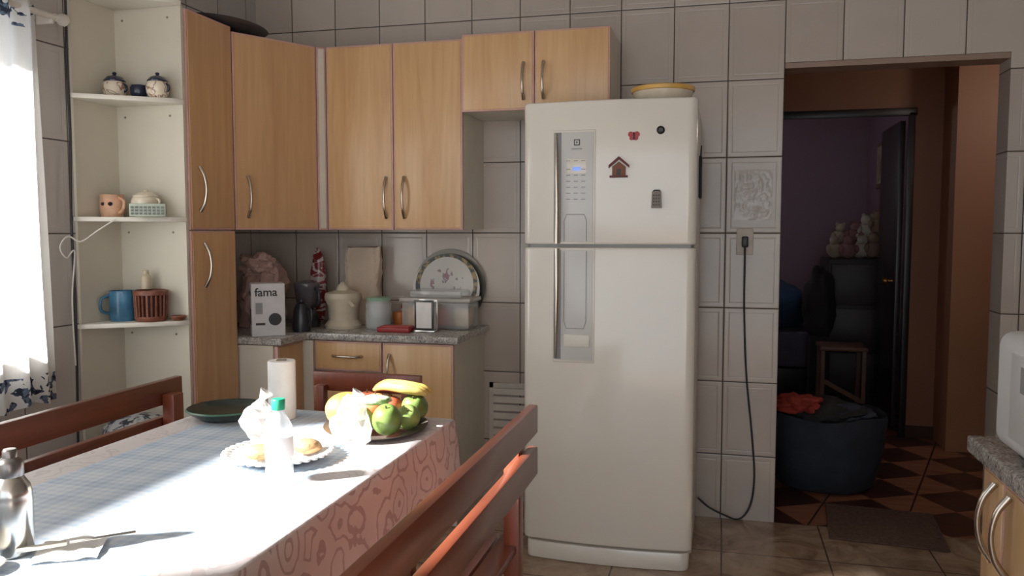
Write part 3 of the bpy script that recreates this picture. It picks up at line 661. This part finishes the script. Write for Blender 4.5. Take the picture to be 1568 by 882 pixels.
GR=fm('avocado_green',(78,104,50),(110,136,66)); GR2=fm('lime_green',(96,126,62),(134,160,86)); MG=fm('mango_skin',(130,138,60),(190,158,80)); PAP=fm('papaya_skin',(188,126,56),(206,160,88)); ORG=fm('orange_skin',(184,96,54),(200,122,76),20); TOM=fm('persimmon_skin',(170,78,54),(192,100,70),20)
fruit('avocado',-.895,2.085,Z+.056,.042,GR,1.1,.3,.5); fruit('mango',-.99,2.10,Z+.047,.040,MG,1.2,1.2,1.2); fruit('lime',-.87,2.178,Z+.044,.036,GR2,1.05,.4,.8)
fruit('avocado',-.885,2.272,Z+.053,.040,GR,1.1,.2,.7); fruit('papaya',-1.065,2.18,Z+.058,.048,PAP,1.3,1.9,1.3); fruit('orange',-.975,2.19,Z+.070,.038,ORG,.95); fruit('persimmon',-1.045,2.285,Z+.052,.042,TOM,.9)
fruit('tomato',-.965,2.285,Z+.048,.036,TOM,.9)
m=group('banana_bunch'); BN=fm('banana_skin',(184,150,68),(208,182,104),10)
for i in range(3):
    o=i*.024; tube('banana_%d'%i,[(-1.03+o*.3,2.32-o,Z+.098),(-.985+o*.3,2.30-o,Z+.114),(-.92+o*.2,2.29-o,Z+.112),(-.87,2.30-o,Z+.104),(-.845,2.31-o,Z+.094)],.014,BN,m,10,rs=[.006,.013,.015,.013,.005])
m=group('wrapped_vegetables'); blob('greens',(-.95,2.12,Z+.10),(.05,.028,.014),fm('greens_wrap',(130,160,104),(226,230,222),50),m,.22,2,3,4,rot=.4)
m=group('thermos_flask')
lathe('body',[(0,0),(.030,0),(.033,.004),(.034,.10),(.033,.108),(.0335,.112),(.030,.125),(.022,.138),(.020,.142)],(-1.225,1.165,Z),STEEL,m,40)
lathe('cap',[(.0205,.142),(.0215,.144),(.0215,.166),(.019,.172),(.012,.176),(.012,.188),(.010,.191),(0,.192)],(-1.225,1.165,Z),mat('cap_steel',(120,116,114),.3,.9),m,32)
m=group('white_saucer'); lathe('saucer',[(0,0),(.025,0),(.040,.012),(.038,.013),(.024,.004),(0,.004)],(-1.215,1.085,Z+.0),WHITE,m)
m=group('table_knife'); box('blade',(-1.155,1.235,Z+.013),(-1.045,1.247,Z+.015),STEEL,m,.0005,rot=.75); box('grip',(-1.21,1.165,Z+.011),(-1.13,1.179,Z+.019),WHITE,m,.003,rot=.75)
m=group('paper_napkin'); 
bm=bmesh.new(); bmesh.ops.create_grid(bm,x_segments=14,y_segments=14,size=.055)
for v in bm.verts: v.co=Matrix.Rotation(.5,3,'Z')@v.co+Vector((-1.135,1.20,Z+.002+.008*abs(noise.noise(v.co*25))))
finish(bm,'napkin',PT,m,ang=80)

m=group('laundry_basket')
t=NT('basket_pattern'); t.set(Base_Color=t.ramp(t.noise(t.pos(),24,2,.5,1),[(.46,s2l((44,48,58))),(.54,s2l((176,178,182)))]),Roughness=.7)
lathe('body',[(0,0),(.10,0),(.125,.05),(.13,.55),(.12,.60),(.08,.63),(0,.64)],(-2.215,2.70,.001),t.m,m,32)

# ------------------------------------------------------------ right counter
m=group('kitchen_counter')
box('worktop',(.545,.55,.862),(XR-.002,2.02,.90),GRAN,m,.006,seg=3)
box('carcass',(.585,.57,.10),(XR-.004,2.0,.860),CREAM,m); box('plinth',(.64,.6,0),(XR-.004,1.97,.10),CREAM,m)
YS=[1.965,1.825,1.50,1.17,.84,.58]
for i in range(5):
    a,b=YS[i+1]+.003,YS[i]-.003
    box('door_edge_%d'%i,(.567,a,.11),(.585,b,.85),PINK,m,.003); box('door_%d'%i,(.564,a+.007,.117),(.58,b-.007,.843),WOODC,m,.003)
handle_v('handle_0',.563,1.865,.67,.835,-1,0,m); handle_v('handle_1',.563,1.775,.67,.835,-1,0,m); handle_v('handle_2',.563,1.22,.67,.835,-1,0,m); handle_v('handle_3',.563,1.12,.67,.835,-1,0,m)
m=group('microwave_oven'); MW=mat('microwave_white',(218,220,222),.3,var=.02)
box('body',(.562,1.42,.915),(.94,1.905,1.155),MW,m,.03,seg=5); box('side_panel',(.5595,1.50,.95),(.565,1.80,1.12),MW,m,.002)
box('door_glass',(.60,1.417,.95),(.83,1.422,1.12),BLACK,m,.002); box('control_panel',(.85,1.417,.95),(.92,1.422,1.12),GREYP,m,.002)
for i in range(6): box('vent_%d'%i,(.558,1.52+i*.04,1.05),(.561,1.54+i*.04,1.10),GREYP,m)
for i,(x,y) in enumerate(((.61,1.47),(.61,1.85),(.89,1.47),(.89,1.85))): lathe('foot_%d'%i,[(0,0),(.014,0),(.014,.016),(0,.016)],(x,y,.9005),BLACK,m,12)

# ------------------------------------------------------------ corridor and bedroom things
m=group('laundry_hamper'); DEN=mat('hamper_blue',(36,42,54),.85,var=.2,bump=.4)
bm=bmesh.new(); rings=[]
for k,(r,z) in enumerate(((.20,.0),(.25,.02),(.275,.12),(.295,.26),(.305,.38),(.30,.40),(.285,.38),(.27,.30))):
    rings.append([bm.verts.new((.55+r*(1+.03*math.sin(i*.8+k*.5))*math.cos(2*math.pi*i/40),4.62+r*(1+.03*math.sin(i*.8+k*.5))*math.sin(2*math.pi*i/40),.001+z+.008*math.sin(i*.6)*(z>.3))) for i in range(40)])
for a,b in zip(rings,rings[1:]):
    for i in range(40): bm.faces.new((a[i],a[(i+1)%40],b[(i+1)%40],b[i]))
bm.faces.new(rings[0][::-1]); finish(bm,'tub',DEN,m,ang=70)
blob('clothes',(.53,4.62,.35),(.25,.25,.11),DARK,m,.4,2.2,4,5)
blob('clothes_blue',(.66,4.58,.39),(.12,.13,.05),mat('clothes_slate',(54,60,76),.85),m,.4,2.2,4,8)
blob('red_garment',(.40,4.52,.45),(.12,.11,.045),mat('red_cloth',(160,56,44),.8,bump=.4),m,.5,2.4,4,3)
m=group('door_mat'); box('mat',(.50,3.74,.001),(.98,4.22,.012),mat('mat_brown',(92,70,60),.95,var=.3,nscale=60,bump=.8),m,.005,rot=-.08)
m=group('wooden_stool'); SW=mat('stool_wood',(96,68,54),.5)
box('seat',(.68,6.05,.52),(1.00,6.35,.55),SW,m,.01)
for i,(x,y) in enumerate(((.69,6.07),(.96,6.07),(.69,6.32),(.96,6.32))): box('leg_%d'%i,(x,y-.015,0),(x+.025,y+.015,.52),SW,m)
box('brace',(.70,6.06,.22),(.98,6.08,.25),SW,m,ry=.5)
m=group('toy_dresser'); box('cabinet',(.82,6.85,0),(1.29,7.45,1.14),mat('dresser_dark',(40,32,38),.6),m,.01)
for i in range(3): box('drawer_%d'%i,(.84,6.835,.08+i*.35),(1.27,6.855,.40+i*.35),mat('dresser_front_%d'%i,(46,36,42),.5),m,.004)
m=group('plush_toys')
PC=[mat('plush_%d'%i,cc,.9,bump=.5) for i,cc in enumerate(((160,146,130),(136,98,98),(166,158,146),(128,106,90)))]
for i,(x,y,z,r) in enumerate(((.88,7.0,1.21,.06),(.97,6.95,1.205,.065),(1.07,7.0,1.21,.065),(1.17,6.98,1.215,.07),(.93,7.12,1.31,.06),(1.03,7.1,1.32,.06),(1.13,7.1,1.36,.07),(1.20,7.05,1.40,.065))):
    pm=PC[i%4]; blob('body_%d'%i,(x,y,z),(r,r,r*1.05),pm,m,.2,2,3,i,1.142); hz=z+r*1.25
    blob('head_%d'%i,(x+.01*(i%3-1),y-.03,hz),(r*.62,r*.6,r*.58),pm,m,.08,2,3,i+20)
    for sg in(-1,1):
        blob('ear_%d_%d'%(i,sg+1),(x+sg*r*.45,y-.03,hz+r*.5),(r*.22,r*.12,r*.24),pm,m,.05,2,2,i); blob('arm_%d_%d'%(i,sg+1),(x+sg*r*.9,y-.04,z+r*.2),(r*.3,r*.3,r*.5),pm,m,.1,2,2,i)
m=group('bed'); box('mattress',(-.85,6.9,.25),(.72,8.1,.55),mat('mattress',(90,90,110),.9),m,.05)
blob('blue_quilt',(.24,7.3,.70),(.46,.40,.28),mat('quilt_blue',(50,78,108),.85,bump=.4),m,.2,2,4,8); box('frame',(-.87,6.88,.02),(.74,8.12,.25),BLACK,m,.01)
m=group('backpack_on_stand'); blob('pack',(.73,6.62,.80),(.12,.11,.28),DARK,m,.2,2,4,2); box('stand',(.66,6.55,.0),(.80,6.69,.56),DARK,m,.01)
FWD=mat('frame_wood',(100,72,50),.5); ART=mat('art_beige',(165,148,128),.7,var=.4,nscale=9)
for a,b,c0 in ((6.72,7.02,2.14),(7.25,7.60,2.10)):
    m=group('picture_frame'); box('frame',(1.272,a,1.72),(1.298,b,c0),FWD,m,.003); box('picture',(1.268,a+.035,1.755),(1.273,b-.035,c0-.035),ART,m)
m=group('pantry_counter'); box('cabinet',(1.75,6.3,0),(2.3,7.2,.92),mat('pantry_dark',(36,26,26),.5),m,.01); box('top',(1.72,6.27,.92),(2.33,7.23,.95),GREYP,m,.005)
m=group('dish_cloth'); blob('cloth',(1.86,6.42,.985),(.10,.1,.04),mat('cloth_pale',(190,196,204),.8),m,.5,2,3,1,.952)

# ------------------------------------------------------------ light
sun=bpy.data.lights.new('sun','SUN'); sun.energy=28; sun.angle=math.radians(3.2); sun.color=(1,.97,.93)
so=bpy.data.objects.new('sun',sun); COL.objects.link(so)
so.rotation_euler=Vector((1.3,.9,-1.0)).to_track_quat('-Z','Y').to_euler()
w=bpy.data.worlds.new('World'); SC.world=w; w.use_nodes=True
bg=w.node_tree.nodes['Background']; bg.inputs[0].default_value=(.87,.94,1,1); bg.inputs[1].default_value=2.1
def fill_light(name,loc,e,col,r=.1):
    l=bpy.data.lights.new(name,'POINT'); l.energy=e; l.color=col; l.shadow_soft_size=r; o=bpy.data.objects.new(name,l); o.location=loc; COL.objects.link(o)
fill_light('corridor_fill',(1.9,4.7,2.2),7,(1,.9,.8)); fill_light('bedroom_fill',(-.3,6.9,2.0),6,(.94,.92,1));  # added fill lights without fixtures, brightening the dark corridor and bedroom

cam=bpy.data.cameras.new('camera'); cam.sensor_width=36; cam.lens=36*1250/1568; cam.clip_start=.02
co=bpy.data.objects.new('camera',cam); COL.objects.link(co); co.location=(0,0,1.36)
co.rotation_euler=(math.radians(86),0,math.radians(14.4)); SC.camera=co
SC.view_settings.view_transform='Standard'; SC.view_settings.look='None'; SC.view_settings.exposure=0; SC.view_settings.gamma=1.06
